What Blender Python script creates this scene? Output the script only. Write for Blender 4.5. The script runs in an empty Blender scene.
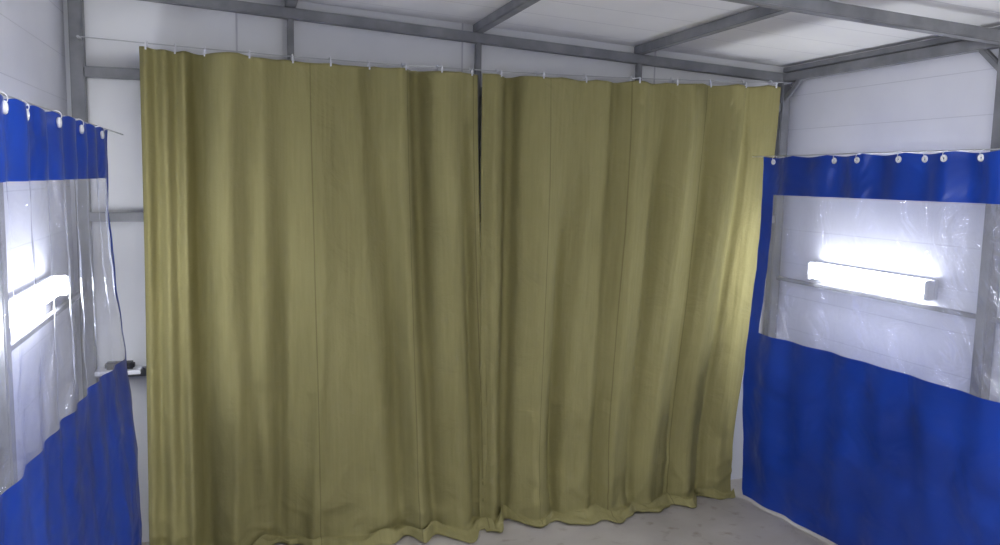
import bpy, bmesh, math, random
from mathutils import Matrix, Vector, noise
random.seed(7)
sc = bpy.context.scene
try:
    sc.view_settings.view_transform = 'Standard'
except Exception: pass

# ---------------------------------------------------------------- camera
H = 1.88
F = 822.0
Yc = Vector((-262, 99.5, -F)).normalized()
Xc = Vector((2595, 45, -F)); Xc = (Xc - Yc * Xc.dot(Yc)).normalized()
Zc = Xc.cross(Yc)
cam = bpy.data.cameras.new("camera"); cam.sensor_width = 36; cam.lens = F / 1000 * 36
cam.clip_start = 0.02
co = bpy.data.objects.new("camera", cam); sc.collection.objects.link(co)
R = Matrix((Xc, Yc, Zc)).to_4x4()
co.matrix_world = Matrix.Translation((0, 0, H)) @ R
sc.camera = co

# ---------------------------------------------------------------- materials
def mat(name):
    m = bpy.data.materials.new(name); m.use_nodes = True
    nt = m.node_tree; return m, nt, nt.nodes["Principled BSDF"]
def N(nt, t, **k):
    n = nt.nodes.new(t)
    for a, b in k.items():
        setattr(n, a, b)
    return n
def noise_col(nt, scale, c1, c2, detail=4, coord='Object', lo=.35, hi=.65, stretch=None):
    tc = N(nt, 'ShaderNodeTexCoord'); no = N(nt, 'ShaderNodeTexNoise')
    no.inputs['Scale'].default_value = scale; no.inputs['Detail'].default_value = detail
    if stretch:
        mp = N(nt, 'ShaderNodeMapping'); mp.inputs['Scale'].default_value = stretch
        nt.links.new(tc.outputs[coord], mp.inputs[0]); nt.links.new(mp.outputs[0], no.inputs['Vector'])
    else:
        nt.links.new(tc.outputs[coord], no.inputs['Vector'])
    r = N(nt, 'ShaderNodeValToRGB')
    r.color_ramp.elements[0].position = lo; r.color_ramp.elements[1].position = hi
    r.color_ramp.elements[0].color = (*c1, 1); r.color_ramp.elements[1].color = (*c2, 1)
    nt.links.new(no.outputs['Fac'], r.inputs[0])
    return r, no, tc
def bump(nt, src, bsdf, strength, dist):
    b = N(nt, 'ShaderNodeBump'); b.inputs['Strength'].default_value = strength
    b.inputs['Distance'].default_value = dist
    nt.links.new(src, b.inputs['Height']); nt.links.new(b.outputs[0], bsdf.inputs['Normal'])
    return b

def groove_mat(name, axis, period, c1, c2, dark, rough=.45, width=.02):
    m, nt, p = mat(name)
    r, no, tc = noise_col(nt, 1.6, c1, c2)
    sx = N(nt, 'ShaderNodeSeparateXYZ'); nt.links.new(tc.outputs['Object'], sx.inputs[0])
    mu = N(nt, 'ShaderNodeMath', operation='DIVIDE'); mu.inputs[1].default_value = period
    nt.links.new(sx.outputs[axis], mu.inputs[0])
    fr = N(nt, 'ShaderNodeMath', operation='FRACT'); nt.links.new(mu.outputs[0], fr.inputs[0])
    lt = N(nt, 'ShaderNodeMath', operation='LESS_THAN'); lt.inputs[1].default_value = width
    nt.links.new(fr.outputs[0], lt.inputs[0])
    mx = N(nt, 'ShaderNodeMixRGB'); mx.inputs[2].default_value = (*dark, 1)
    nt.links.new(lt.outputs[0], mx.inputs[0]); nt.links.new(r.outputs[0], mx.inputs[1])
    nt.links.new(mx.outputs[0], p.inputs['Base Color'])
    inv = N(nt, 'ShaderNodeMath', operation='SUBTRACT'); inv.inputs[0].default_value = 1
    nt.links.new(lt.outputs[0], inv.inputs[1])
    bump(nt, inv.outputs[0], p, .5, .004)
    p.inputs['Roughness'].default_value = rough
    return m
M_wall = groove_mat("white_sandwich_panel", 2, .2, (.67, .68, .75), (.75, .76, .82), (.58, .59, .65), .4, .02)
M_ceil = groove_mat("white_ceiling_panel", 1, .3, (.80, .80, .81), (.88, .88, .88), (.66, .66, .68), .5, .025)
M_back = groove_mat("back_panel", 0, 1.15, (.74, .75, .78), (.82, .83, .85), (.55, .55, .6), .45, .008)

# floor
M_floor, nt, p = mat("concrete_floor")
r, no, tc = noise_col(nt, 2.6, (.37, .34, .305), (.50, .47, .43), 9, lo=.3, hi=.7)
n4 = N(nt, 'ShaderNodeTexNoise'); n4.inputs['Scale'].default_value = 11; n4.inputs['Detail'].default_value = 6
nt.links.new(tc.outputs['Object'], n4.inputs['Vector'])
r4 = N(nt, 'ShaderNodeValToRGB'); r4.color_ramp.elements[0].position = .28; r4.color_ramp.elements[1].position = .42
r4.color_ramp.elements[0].color = (.72, .66, .6, 1); r4.color_ramp.elements[1].color = (1, 1, 1, 1)
nt.links.new(n4.outputs['Fac'], r4.inputs[0])
mx2 = N(nt, 'ShaderNodeMixRGB', blend_type='MULTIPLY'); mx2.inputs[0].default_value = 1
nt.links.new(r.outputs[0], mx2.inputs[1]); nt.links.new(r4.outputs[0], mx2.inputs[2])
nt.links.new(mx2.outputs[0], p.inputs['Base Color']); p.inputs['Roughness'].default_value = .5
bump(nt, no.outputs['Fac'], p, .35, .006)

# steel
M_steel, nt, p = mat("grey_painted_steel")
r, no, tc = noise_col(nt, 9, (.16, .165, .18), (.23, .235, .25), 5)
nt.links.new(r.outputs[0], p.inputs['Base Color']); p.inputs['Roughness'].default_value = .45
M_zinc, nt, p = mat("zinc_wire"); p.inputs['Base Color'].default_value = (.55, .56, .58, 1); p.inputs['Metallic'].default_value = .8; p.inputs['Roughness'].default_value = .35
M_clip, nt, p = mat("white_plastic"); p.inputs['Base Color'].default_value = (.75, .76, .8, 1); p.inputs['Roughness'].default_value = .4
M_dark, nt, p = mat("dark_rubber"); p.inputs['Base Color'].default_value = (.02, .02, .022, 1); p.inputs['Roughness'].default_value = .5
M_house, nt, p = mat("lamp_housing"); p.inputs['Base Color'].default_value = (.7, .71, .75, 1); p.inputs['Roughness'].default_value = .35
def emis(name, s, c=(.93, .95, 1)):
    m = bpy.data.materials.new(name); m.use_nodes = True; nt = m.node_tree
    nt.nodes.clear(); e = N(nt, 'ShaderNodeEmission'); o = N(nt, 'ShaderNodeOutputMaterial')
    e.inputs[0].default_value = (*c, 1); e.inputs[1].default_value = s
    nt.links.new(e.outputs[0], o.inputs[0]); return m
M_tube = emis("fluorescent_diffuser", 52)
M_tube2 = emis("fill_pendant_emitter", 105, (.99, .985, .97))  # emitter of the added fill pendants

# canvas
def canvas_mat(name, seams):
    m, nt, p = mat(name)
    r, no, tc = noise_col(nt, 2.2, (.262, .236, .102), (.325, .296, .133), 7, 'UV', .3, .7, (1, .35, 1))
    sx = N(nt, 'ShaderNodeSeparateXYZ'); nt.links.new(tc.outputs['UV'], sx.inputs[0])
    tot = None
    for s in seams:
        a = N(nt, 'ShaderNodeMath', operation='SUBTRACT'); a.inputs[1].default_value = s
        nt.links.new(sx.outputs[0], a.inputs[0])
        b = N(nt, 'ShaderNodeMath', operation='ABSOLUTE'); nt.links.new(a.outputs[0], b.inputs[0])
        c = N(nt, 'ShaderNodeMath', operation='LESS_THAN'); c.inputs[1].default_value = .0028
        nt.links.new(b.outputs[0], c.inputs[0])
        if tot is None: tot = c.outputs[0]
        else:
            d = N(nt, 'ShaderNodeMath', operation='ADD'); nt.links.new(tot, d.inputs[0]); nt.links.new(c.outputs[0], d.inputs[1]); tot = d.outputs[0]
    mf = N(nt, 'ShaderNodeMath', operation='MULTIPLY'); mf.inputs[1].default_value = .42; nt.links.new(tot, mf.inputs[0])
    mx = N(nt, 'ShaderNodeMixRGB'); mx.inputs[2].default_value = (.10, .085, .03, 1)
    nt.links.new(mf.outputs[0], mx.inputs[0]); nt.links.new(r.outputs[0], mx.inputs[1])
    mp = N(nt, 'ShaderNodeMapping'); mp.inputs['Scale'].default_value = (70, 4, 1)
    nt.links.new(tc.outputs['UV'], mp.inputs[0])
    n5 = N(nt, 'ShaderNodeTexNoise'); n5.inputs['Scale'].default_value = 1; n5.inputs['Detail'].default_value = 3
    nt.links.new(mp.outputs[0], n5.inputs['Vector'])
    r5 = N(nt, 'ShaderNodeValToRGB'); r5.color_ramp.elements[0].position = .3; r5.color_ramp.elements[1].position = .7
    r5.color_ramp.elements[0].color = (.90, .90, .88, 1); r5.color_ramp.elements[1].color = (1.0, 1.0, 1.0, 1)
    nt.links.new(n5.outputs['Fac'], r5.inputs[0])
    mm = N(nt, 'ShaderNodeMixRGB', blend_type='MULTIPLY'); mm.inputs[0].default_value = 1
    nt.links.new(mx.outputs[0], mm.inputs[1]); nt.links.new(r5.outputs[0], mm.inputs[2])
    nt.links.new(mm.outputs[0], p.inputs['Base Color'])
    p.inputs['Roughness'].default_value = .95
    p.inputs['Specular IOR Level'].default_value = .15
    n2 = N(nt, 'ShaderNodeTexNoise'); n2.inputs['Scale'].default_value = 4.5; n2.inputs['Detail'].default_value = 4; n2.inputs['Distortion'].default_value = 1.0
    nt.links.new(tc.outputs['UV'], n2.inputs['Vector'])
    n3 = N(nt, 'ShaderNodeTexNoise'); n3.inputs['Scale'].default_value = 120; n3.inputs['Detail'].default_value = 3
    nt.links.new(tc.outputs['UV'], n3.inputs['Vector'])
    b1 = N(nt, 'ShaderNodeBump'); b1.inputs['Strength'].default_value = .9; b1.inputs['Distance'].default_value = .020
    nt.links.new(n2.outputs['Fac'], b1.inputs['Height'])
    mp2 = N(nt, 'ShaderNodeMapping'); mp2.inputs['Scale'].default_value = (11, 1.1, 1)
    nt.links.new(tc.outputs['UV'], mp2.inputs[0])
    n6 = N(nt, 'ShaderNodeTexNoise'); n6.inputs['Scale'].default_value = 1; n6.inputs['Detail'].default_value = 2.5; n6.inputs['Distortion'].default_value = .4
    nt.links.new(mp2.outputs[0], n6.inputs['Vector'])
    b3 = N(nt, 'ShaderNodeBump'); b3.inputs['Strength'].default_value = .8; b3.inputs['Distance'].default_value = .02
    nt.links.new(n6.outputs['Fac'], b3.inputs['Height']); nt.links.new(b1.outputs[0], b3.inputs['Normal'])
    b2 = N(nt, 'ShaderNodeBump'); b2.inputs['Strength'].default_value = .5; b2.inputs['Distance'].default_value = .002
    nt.links.new(n3.outputs['Fac'], b2.inputs['Height']); nt.links.new(b3.outputs[0], b2.inputs['Normal'])
    nt.links.new(b2.outputs[0], p.inputs['Normal'])
    return m
M_can1 = canvas_mat("olive_canvas_a", [.34, .81, 1.16])
M_can2 = canvas_mat("olive_canvas_b", [1.57, 2.05, 2.55])

# pvc
M_blue, nt, p = mat("blue_pvc")
r, no, tc = noise_col(nt, 2.5, (.004, .034, .27), (.008, .052, .38), 3)
nt.links.new(r.outputs[0], p.inputs['Base Color']); p.inputs['Roughness'].default_value = .28
n7 = N(nt, 'ShaderNodeTexNoise'); n7.inputs['Scale'].default_value = 3.5; n7.inputs['Detail'].default_value = 2; n7.inputs['Distortion'].default_value = .8
nt.links.new(tc.outputs['Object'], n7.inputs['Vector'])
bump(nt, n7.outputs['Fac'], p, .8, .03)
M_clear = bpy.data.materials.new("clear_pvc_film"); M_clear.use_nodes = True; nt = M_clear.node_tree; nt.nodes.clear()
o = N(nt, 'ShaderNodeOutputMaterial'); tr = N(nt, 'ShaderNodeBsdfTransparent'); tr.inputs[0].default_value = (.93, .94, .98, 1)
pb = N(nt, 'ShaderNodeBsdfPrincipled'); pb.inputs['Base Color'].default_value = (.66, .69, .84, 1); pb.inputs['Roughness'].default_value = .12
tcn = N(nt, 'ShaderNodeTexCoord'); nn = N(nt, 'ShaderNodeTexNoise'); nn.inputs['Scale'].default_value = 3.5; nn.inputs['Detail'].default_value = 4; nn.inputs['Distortion'].default_value = 1.4
nt.links.new(tcn.outputs['Object'], nn.inputs['Vector'])
bb = N(nt, 'ShaderNodeBump'); bb.inputs['Strength'].default_value = 1; bb.inputs['Distance'].default_value = .06
nt.links.new(nn.outputs['Fac'], bb.inputs['Height']); nt.links.new(bb.outputs[0], pb.inputs['Normal'])
gl = N(nt, 'ShaderNodeBsdfGlossy'); gl.inputs['Roughness'].default_value = .1; nt.links.new(bb.outputs[0], gl.inputs['Normal'])
m1 = N(nt, 'ShaderNodeMixShader'); m1.inputs[0].default_value = .27
nt.links.new(tr.outputs[0], m1.inputs[1]); nt.links.new(pb.outputs[0], m1.inputs[2])
m2 = N(nt, 'ShaderNodeMixShader'); m2.inputs[0].default_value = .10
nt.links.new(m1.outputs[0], m2.inputs[1]); nt.links.new(gl.outputs[0], m2.inputs[2]); nt.links.new(m2.outputs[0], o.inputs[0])

# ---------------------------------------------------------------- helpers
def link(name, me, mats, parent=None, smooth=False):
    ob = bpy.data.objects.new(name, me); sc.collection.objects.link(ob)
    for m in mats: me.materials.append(m)
    if smooth:
        for f in me.polygons: f.use_smooth = True
    if parent: ob.parent = parent
    return ob
def empty(name):
    e = bpy.data.objects.new(name, None); sc.collection.objects.link(e); return e
def prism(name, pts, axis, a, b, m):
    bm = bmesh.new()
    def P(q, w):
        return (w, q[0], q[1]) if axis == 0 else ((q[0], w, q[1]) if axis == 1 else (q[0], q[1], w))
    v0 = [bm.verts.new(P(q, a)) for q in pts]; v1 = [bm.verts.new(P(q, b)) for q in pts]
    bm.faces.new(v0); bm.faces.new(v1[::-1]); n = len(pts)
    for i in range(n):
        bm.faces.new((v0[i], v1[i], v1[(i + 1) % n], v0[(i + 1) % n]))
    bmesh.ops.recalc_face_normals(bm, faces=bm.faces)
    me = bpy.data.meshes.new(name); bm.to_mesh(me); bm.free()
    return link(name, me, [m])
def tube_box(bm, a, b, w, h=None, bev=.005):
    h = h or w
    a = Vector(a); b = Vector(b); d = b - a; L = d.length; d.normalize()
    up = Vector((0, 0, 1)) if abs(d.z) < .9 else Vector((0, 1, 0))
    s = d.cross(up).normalized(); u = s.cross(d)
    M = Matrix((s, d, u)).transposed().to_4x4(); M.translation = (a + b) / 2
    t = bmesh.new(); bmesh.ops.create_cube(t, size=1)
    bmesh.ops.scale(t, vec=(w, L, h), verts=t.verts)
    bmesh.ops.bevel(t, geom=t.edges[:], offset=bev, segments=2, affect='EDGES')
    bmesh.ops.transform(t, matrix=M, verts=t.verts)
    me = bpy.data.meshes.new("t"); t.to_mesh(me); t.free(); bm.from_mesh(me); bpy.data.meshes.remove(me)
def cyl(bm, a, b, r, seg=10):
    a = Vector(a); b = Vector(b); d = b - a; L = d.length
    q = d.to_track_quat('Z', 'Y').to_matrix().to_4x4(); q.translation = (a + b) / 2
    bmesh.ops.create_cone(bm, cap_ends=True, segments=seg, radius1=r, radius2=r, depth=L, matrix=q)
def torus(bm, c, nrm, R_, r_, ns=16, nr=6):
    q = Vector(nrm).to_track_quat('Z', 'Y').to_matrix()
    rows = []
    for i in range(ns):
        A = 2 * math.pi * i / ns; row = []
        for j in range(nr):
            B = 2 * math.pi * j / nr
            v = Vector(((R_ + r_ * math.cos(B)) * math.cos(A), (R_ + r_ * math.cos(B)) * math.sin(A), r_ * math.sin(B)))
            row.append(bm.verts.new(Vector(c) + q @ v))
        rows.append(row)
    for i in range(ns):
        for j in range(nr):
            bm.faces.new((rows[i][j], rows[(i + 1) % ns][j], rows[(i + 1) % ns][(j + 1) % nr], rows[i][(j + 1) % nr]))
def finish(bm, name, mats, parent=None, smooth=False):
    me = bpy.data.meshes.new(name); bm.to_mesh(me); bm.free()
    return link(name, me, mats, parent, smooth)

def zb(x): return 2.51 + (3.15 - x) * .055     # sloping roof beams
XL, XR, YB, YF = -.76, 3.19, 4.36, -2.6
T = .1
def zc(x): return zb(x) + .076

# ---------------------------------------------------------------- room
prism("floor", [(XL - T, YF - T), (XR + T, YF - T), (XR + T, YB + T), (XL - T, YB + T)], 2, -.1, 0, M_floor)
prism("ceiling", [(XL - T, zc(XL - T)), (XR + T, zc(XR + T)), (XR + T, zc(XR + T) + .08), (XL - T, zc(XL - T) + .08)], 1, YF - T, YB + T, M_ceil)
prism("wall_back", [(XL, 0), (XR, 0), (XR, zc(XR)), (XL, zc(XL))], 1, YB, YB + T, M_back)
prism("wall_front", [(XL, 0), (XR, 0), (XR, zc(XR)), (XL, zc(XL))], 1, YF - T, YF, M_back)
prism("wall_left", [(YF, 0), (YB, 0), (YB, zc(XL)), (YF, zc(XL))], 0, XL - T, XL, M_wall)
prism("wall_right", [(YF, 0), (YB, 0), (YB, zc(XR)), (YF, zc(XR))], 0, XR, XR + T, M_wall)

# ---------------------------------------------------------------- steel frame
bm = bmesh.new()
xl, xr, yb = -.70, 3.155, 4.315
W = .052
for y in (yb, 2.78, .9, -1.0):
    tube_box(bm, (xl, y, zb(xl)), (xr, y, zb(xr)), W)
    tube_box(bm, (xl, y, 0), (xl, y, zb(xl) - W / 2), .06)
    tube_box(bm, (xr, y, 0), (xr, y, zb(xr) - W / 2), .06)
for x in (.26, 1.23, 2.18):
    tube_box(bm, (x, -2.5, zb(x) + .05), (x, yb + .02, zb(x) + .05), W, .048)
    tube_box(bm, (x, yb, 0), (x, yb, zb(x) - W / 2), .032)
for x in (xl, xr):
    tube_box(bm, (x, -2.5, zb(x) + .0), (x, yb, zb(x) + .0), W)
    tube_box(bm, (x, -2.5, zb(x) + .048), (x, yb, zb(x) + .048), .03, .03)
tube_box(bm, (xl, yb, 2.335), (xr, yb, 2.335), .05)
tube_box(bm, (xl, yb, 1.66), (xr, yb, 1.66), .05, .045)
tube_box(bm, (xl, yb, .90), (xr, yb, .90), .05, .04)
tube_box(bm, (xr, yb, 2.36), (xr, yb - .16, 2.50), .03)
tube_box(bm, (xr, 2.78, 2.36), (xr, 2.78 + .14, 2.49), .03)
for x in (xl - .02, xr + .01):
    tube_box(bm, (x, -2.5, 1.30), (x, yb, 1.30), .022, .022, .002)
    tube_box(bm, (x, -2.5, .72), (x, yb, .72), .03, .03, .002)
finish(bm, "steel_frame", [M_steel])

# ---------------------------------------------------------------- curtain rail wires
def wire_z(x): return 2.425 + .035 * ((x - 1.3) / 1.8) ** 2
YC = 4.19
bm = bmesh.new(); prev = None
for i in range(31):
    x = xl + .03 + (xr - xl - .06) * i / 30; p = (x, YC + .02, wire_z(x) + .012)
    if prev: cyl(bm, prev, p, .0025, 6)
    prev = p
for x in (xl + .02, xr - .02):
    cyl(bm, (x, YC + .02, wire_z(x) + .012), (x, yb - .03, wire_z(x) + .012), .006, 8)
finish(bm, "curtain_wire", [M_zinc])

# ---------------------------------------------------------------- canvas curtains
def smooth(t): t = max(0, min(1, t)); return t * t * (3 - 2 * t)
def ridge(x, z, s, seed):
    v = noise.noise(Vector((x * s, z * s * .55, seed)))
    return 1 - min(1, abs(v) * 4)
def make_canvas(name, x0, x1, xb0, xb1, folds, m, gathers, seed, clips, edge_out):
    root = empty(name)
    nu, nv = 400, 190
    verts = []; uvs = []
    def pos(u, t):
        x = (x0 + (x1 - x0) * u); X = x + ((xb0 + (xb1 - xb0) * u) - x) * smooth(t)
        d = 0
        for (fx, w, a, tilt, t0, t1) in folds:
            c = fx + tilt * t
            k = (x - c) / (w * 1.1)
            h = smooth((t - t0) / .35 + .5) * smooth((t1 - t) / .3 + .5)
            d += 2.2 * a * math.exp(-k * k) * h
        d += .014 * math.sin(x * 17 + 1.3 * math.sin(t * 3 + seed)) * (.5 + .8 * t)
        d += .035 * noise.noise(Vector((x * 2.6 + .5 * t, t * 1.3, seed))) * (.6 + t)
        d += .022 * noise.noise(Vector((x * 7 + 1.5 * t, t * 1.8, seed + 9)))
        d += .008 * ridge(x + .5 * t, t * 2.4, 2.6, seed + 20) * (.15 + .9 * t)
        d += .006 * ridge(x - .4 * t, t * 2.4 + 7, 4.2, seed + 30) * (.1 + 1.0 * t * t)
        for (gx0, gx1, per, amp) in gathers:
            wgt = smooth((x - gx0) / .05 + .5) * smooth((gx1 - x) / .05 + .5)
            d += wgt * amp * math.sin(2 * math.pi * (x - gx0) / per) * (1 - .25 * t)
        if t < .12:
            ph = (x - x0) / .215
            d += .010 * math.sin(2 * math.pi * ph) * (1 - t / .12)
        if d < -.04: d = -.04 - .035 * math.tanh((-.04 - d) / .035)
        kick = smooth((t - .80) / .2) * (.03 + .05 * noise.noise(Vector((x * 2.1, seed, 4.))))
        eo = edge_out * math.exp(-((x - x1) / .12) ** 2) * smooth((t - .3) / .7)
        zt = wire_z(x) - .012 - .008 * abs(math.sin(math.pi * (x - x0) / .215))
        tb = .94; pud = 0
        zf = .010
        if t < tb:
            z = zt + (zf + .016 - zt) * (t / tb)
        else:
            q = (t - tb) / (1 - tb)
            L = .05 + .12 * max(0, .45 + 1.5 * noise.noise(Vector((x * 2.3, seed, 8.))))
            L *= 1 - .6 * smooth((x - 2.5) / .4)
            pud = L * q + .02 * noise.noise(Vector((x * 11, q * 3, seed + 14))) * q
            z = zf + .016 * (1 - q) + .05 * max(0, math.sin(q * 3.1)) * max(0, .35 + 1.2 * noise.noise(Vector((x * 7, q * 2.5, seed + 2))))
        if t > .80:
            ww = smooth((t - .80) / .12)
            d += (.020 * noise.noise(Vector((x * 8, t * 16, seed + 5))) + .010 * ridge(x + 1.2 * t, t * 8, 5.0, seed + 40)) * ww
        return Vector((X, YC - .03 - d - max(kick, -.02) - eo - pud, z))
    for j in range(nv + 1):
        for i in range(nu + 1):
            verts.append(pos(i / nu, j / nv)); uvs.append((x0 + (x1 - x0) * i / nu, 2.4 * (1 - j / nv)))
    faces = [(j * (nu + 1) + i, j * (nu + 1) + i + 1, (j + 1) * (nu + 1) + i + 1, (j + 1) * (nu + 1) + i) for j in range(nv) for i in range(nu)]
    me = bpy.data.meshes.new(name + "_cloth"); me.from_pydata(verts, [], faces)
    uvl = me.uv_layers.new(name="UVMap")
    for lp in me.loops: uvl.data[lp.index].uv = uvs[lp.vertex_index]
    ob = link("cloth", me, [m], root, True)
    s = ob.modifiers.new("thick", 'SOLIDIFY'); s.thickness = .003; s.offset = 1
    bm = bmesh.new()
    for cx in clips:
        z = wire_z(cx)
        torus(bm, (cx, YC + .015, z + .006), (1, 0.2, 0), .014, .003)
        y = pos((cx - x0) / (x1 - x0), .01).y
        tube_box(bm, (cx, y - .004, z + .002), (cx, y - .004, z - .028), .008, .006, .001)
        tube_box(bm, (cx, y - .004, z + .002), (cx, YC + .005, z + .004), .006, .006, .001)
    finish(bm, "clips", [M_clip], root)
    return root
fA = [(-.17, .035, -.05, .01, -1, 3), (-.04, .075, .055, -.02, -1, 3), (.12, .05, .025, -.04, -1, .9), (.20, .03, -.018, -.05, .3, 3),
      (.36, .09, .022, .03, .2, 3), (.56, .05, .018, .10, -1, 3), (.70, .04, -.02, .06, .2, 3), (.78, .05, .03, .04, -1, 3), (.87, .045, -.03, .02, -1, 3),
      (1.00, .07, .04, .04, -1, 3), (1.10, .03, -.025, .02, .1, 3), (.45, .03, .018, -.16, .5, 3), (.05, .03, .02, -.10, .55, 3)]
fB = [(1.27, .04, .025, .02, -1, 3), (1.38, .035, -.035, .0, -1, 3), (1.52, .08, .035, .05, -1, 3), (1.66, .03, -.02, .03, .3, 3), (1.85, .05, .018, -.12, .2, 3),
      (1.98, .04, -.02, .0, -1, 3), (2.10, .07, .03, -.02, -1, 3), (2.28, .035, -.022, -.05, .1, 3), (2.42, .06, .024, -.05, -1, 3),
      (2.56, .03, -.015, -.03, -1, 3), (2.68, .05, .018, -.03, -1, 3), (2.80, .03, -.015, -.02, -1, 3), (2.92, .04, .006, -.02, -1, 3)]
make_canvas("canvas_curtain", -.42, 1.185, -.44, 1.28, fA, M_can1, [(-.42, -.2, .085, .022)], 2.0,
            [-.39, -.27, -.14, .06, .26, .44, .63, .80, .98, 1.15], .06)
make_canvas("canvas_curtain", 1.205, 3.02, 1.23, 2.80, fB, M_can2, [], 5.0,
            [1.30, 1.52, 1.80, 2.08, 2.33, 2.57, 2.79, 2.98], .0)

# ---------------------------------------------------------------- pvc curtains
def make_pvc(X0, side, y0, y1, ztop, zs, zl0, zl1, amp, per, seed, edge, grom, flare, zbot, out=0., ystr=0.):
    root = empty("pvc_curtain")
    nu = 330
    rows = [0, .25, .5, .75, 1] + [1 + k / 22 for k in range(1, 23)] + [2 + k / 26 for k in range(1, 27)]
    def pos(u, r):
        y = y0 + (y1 - y0) * u; zl = zl0 + (zl1 - zl0) * u
        zt = ztop - .010 * abs(math.sin(math.pi * (y - y1) / (per)))
        if r <= 1: z = zt + (zs - zt) * r
        elif r <= 2: z = zs + (zl - zs) * (r - 1)
        else: z = zl + (zbot - zl) * (r - 2)
        t = (ztop - z) / ztop
        a = amp * (1 - .45 * min(1, t * 1.5))
        d = a * math.sin(2 * math.pi * (y - y1) / per + .6 * math.sin(t * 3 + seed))
        d += amp * 1.2 * noise.noise(Vector((y * 3.1 + t, t * 1.5, seed))) + amp * .5 * noise.noise(Vector((y * 8 + 2 * t, t * 3, seed)))
        d += .006 * noise.noise(Vector((y * 6, z * 9, seed + 3)))
        d += .022 * noise.noise(Vector((y * 4 + z * 3, z * 4 - y, seed + 6))) * smooth(t * 2 - .8)
        d += .008 * ridge(y + z * .8, z * 1.5 - y * .6, 2.4, seed + 8) * smooth(t * 2 - .9)
        d += flare * smooth((t - .15) / .6) * math.exp(-((y - y1) / .55) ** 2)
        d -= out * t * t
        return Vector((X0 - side * d, y + ystr * t * t * smooth(u * 2 - 1), z))
    verts = [pos(i / nu, r) for r in rows for i in range(nu + 1)]
    faces = []; mi = []
    for j in range(len(rows) - 1):
        for i in range(nu):
            a = j * (nu + 1) + i; faces.append((a, a + 1, a + nu + 2, a + nu + 1))
            rm = (rows[j] + rows[j + 1]) / 2; y = y0 + (y1 - y0) * (i + .5) / nu
            mi.append(1 if (1 < rm < 2 and y < y1 - edge) else 0)
    me = bpy.data.meshes.new("pvc"); me.from_pydata(verts, [], faces)
    ob = link("sheet", me, [M_blue, M_clear], root, True)
    for p, k in zip(me.polygons, mi): p.material_index = k
    bm = bmesh.new()
    for gy in grom:
        u = (gy - y0) / (y1 - y0); P = pos(u, .14)
        torus(bm, (P.x - side * .003, gy, ztop - .03), (1, 0, 0), .010, .006, 18, 8)
        torus(bm, (P.x + side * .004, gy, ztop - .010), (0, 1, 0.3), .014, .0014, 16, 6)
    finish(bm, "eyelets", [M_clip], root, True)
    bm = bmesh.new(); cyl(bm, (X0 + side * .012, y0, ztop + .003), (X0 + side * .012, YB - .10, ztop + .003), .003, 8)
    finish(bm, "wire", [M_zinc], root)
    return root
make_pvc(2.84, 1, .3, 4.02, 2.027, 1.815, 1.03, 1.03, .013, .26, 1.0, .075,
         [3.95, 3.455, 3.27, 3.015, 2.88, 2.755, 2.59, 2.3, 2.0, 1.7, 1.4, 1.1, .8, .5], .10, .02, .13, .06)
make_pvc(-.50, -1, .3, 3.70, 2.045, 1.85, 1.22, 1.12, .010, .21, 3.0, .02,
         [3.50, 3.07, 2.68, 2.35, 2.10, 1.85, 1.6, 1.3, 1.0, .7, .4], .08, .03)

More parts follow.
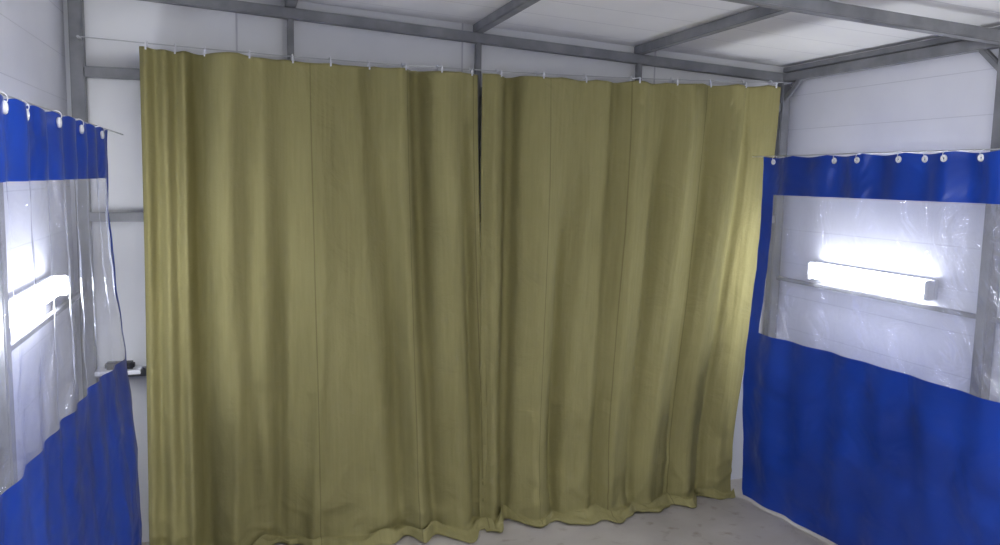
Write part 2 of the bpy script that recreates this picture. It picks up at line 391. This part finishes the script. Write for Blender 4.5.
# ---------------------------------------------------------------- lamps
def wall_lamp(x, side, y0, y1, z, m=M_tube, r=.046):
    root = empty("fluorescent_lamp")
    bm = bmesh.new()
    tube_box(bm, (x + side * .018, y0 - .02, z), (x + side * .018, y1 + .02, z), .022, r * 2.1, .004)
    for y in (y0 - .012, y1 + .012):
        tube_box(bm, (x - side * .018, y - .012, z), (x - side * .018, y + .012, z), .05, r * 2.1, .006)
    finish(bm, "housing", [M_house], root)
    bm = bmesh.new(); n = 14; rr = []
    for y in (y0 + .003, y1 - .003):
        rr.append([bm.verts.new((x + side * .005 - side * .038 * math.sin(math.pi * k / n), y, z + r * math.cos(math.pi * k / n))) for k in range(n + 1)])
    for k in range(n): bm.faces.new((rr[0][k], rr[0][k + 1], rr[1][k + 1], rr[1][k]))
    for q in rr: bm.faces.new(q)
    bmesh.ops.recalc_face_normals(bm, faces=bm.faces)
    finish(bm, "diffuser", [m], root)
wall_lamp(3.155, 1, 3.10, 3.93, 1.385)
wall_lamp(-.72, -1, 2.66, 3.75, 1.405, M_tube, .040)
wall_lamp(3.155, 1, .2, 1.0, 1.375)  # added out of view, to light the closed room
wall_lamp(-.72, -1, -.4, .5, 1.44)  # unseen as well, added as fill light from the left wall
def fill_pendant(cx, y0, y1):  # unseen fill, pendant form added so the ceiling is lit too
    zt = zc(cx); z = zt - .30
    root = empty("unseen_fill_pendant")
    bm = bmesh.new(); tube_box(bm, (cx, y0 - .02, z), (cx, y1 + .02, z), .05, .04, .004)
    for y in (y0 - .012, y1 + .012): tube_box(bm, (cx, y - .01, z - .045), (cx, y + .01, z - .045), .05, .07, .006)
    for y in (y0 + .15, y1 - .15): cyl(bm, (cx, y, z + .01), (cx, y, zt), .004, 8)
    finish(bm, "housing", [M_house], root)
    bm = bmesh.new(); cyl(bm, (cx, y0, z - .052), (cx, y1, z - .052), .026, 20)
    finish(bm, "diffuser", [M_tube2], root)
fill_pendant(.62, .6, 1.7)
fill_pendant(1.75, .3, 1.4)

# ---------------------------------------------------------------- small things on the left rear rails
root = empty("wall_shelf")
bm = bmesh.new()
tube_box(bm, (-.66, 4.235, .925), (-.46, 4.235, .925), .10, .02, .002)
tube_box(bm, (-.62, 4.27, .90), (-.62, 4.20, .84), .015, .015, .001)
finish(bm, "board", [M_house], root)
root = empty("rubber_mallet")
bm = bmesh.new()
tube_box(bm, (-.62, 4.235, .953), (-.49, 4.235, .953), .05, .035, .008)
cyl(bm, (-.55, 4.235, .963), (-.50, 4.18, .963), .012, 10)
finish(bm, "head", [M_dark], root)

w = bpy.data.worlds.new("world"); sc.world = w; w.use_nodes = True
w.node_tree.nodes["Background"].inputs[0].default_value = (.6, .65, .8, 1)
w.node_tree.nodes["Background"].inputs[1].default_value = .1
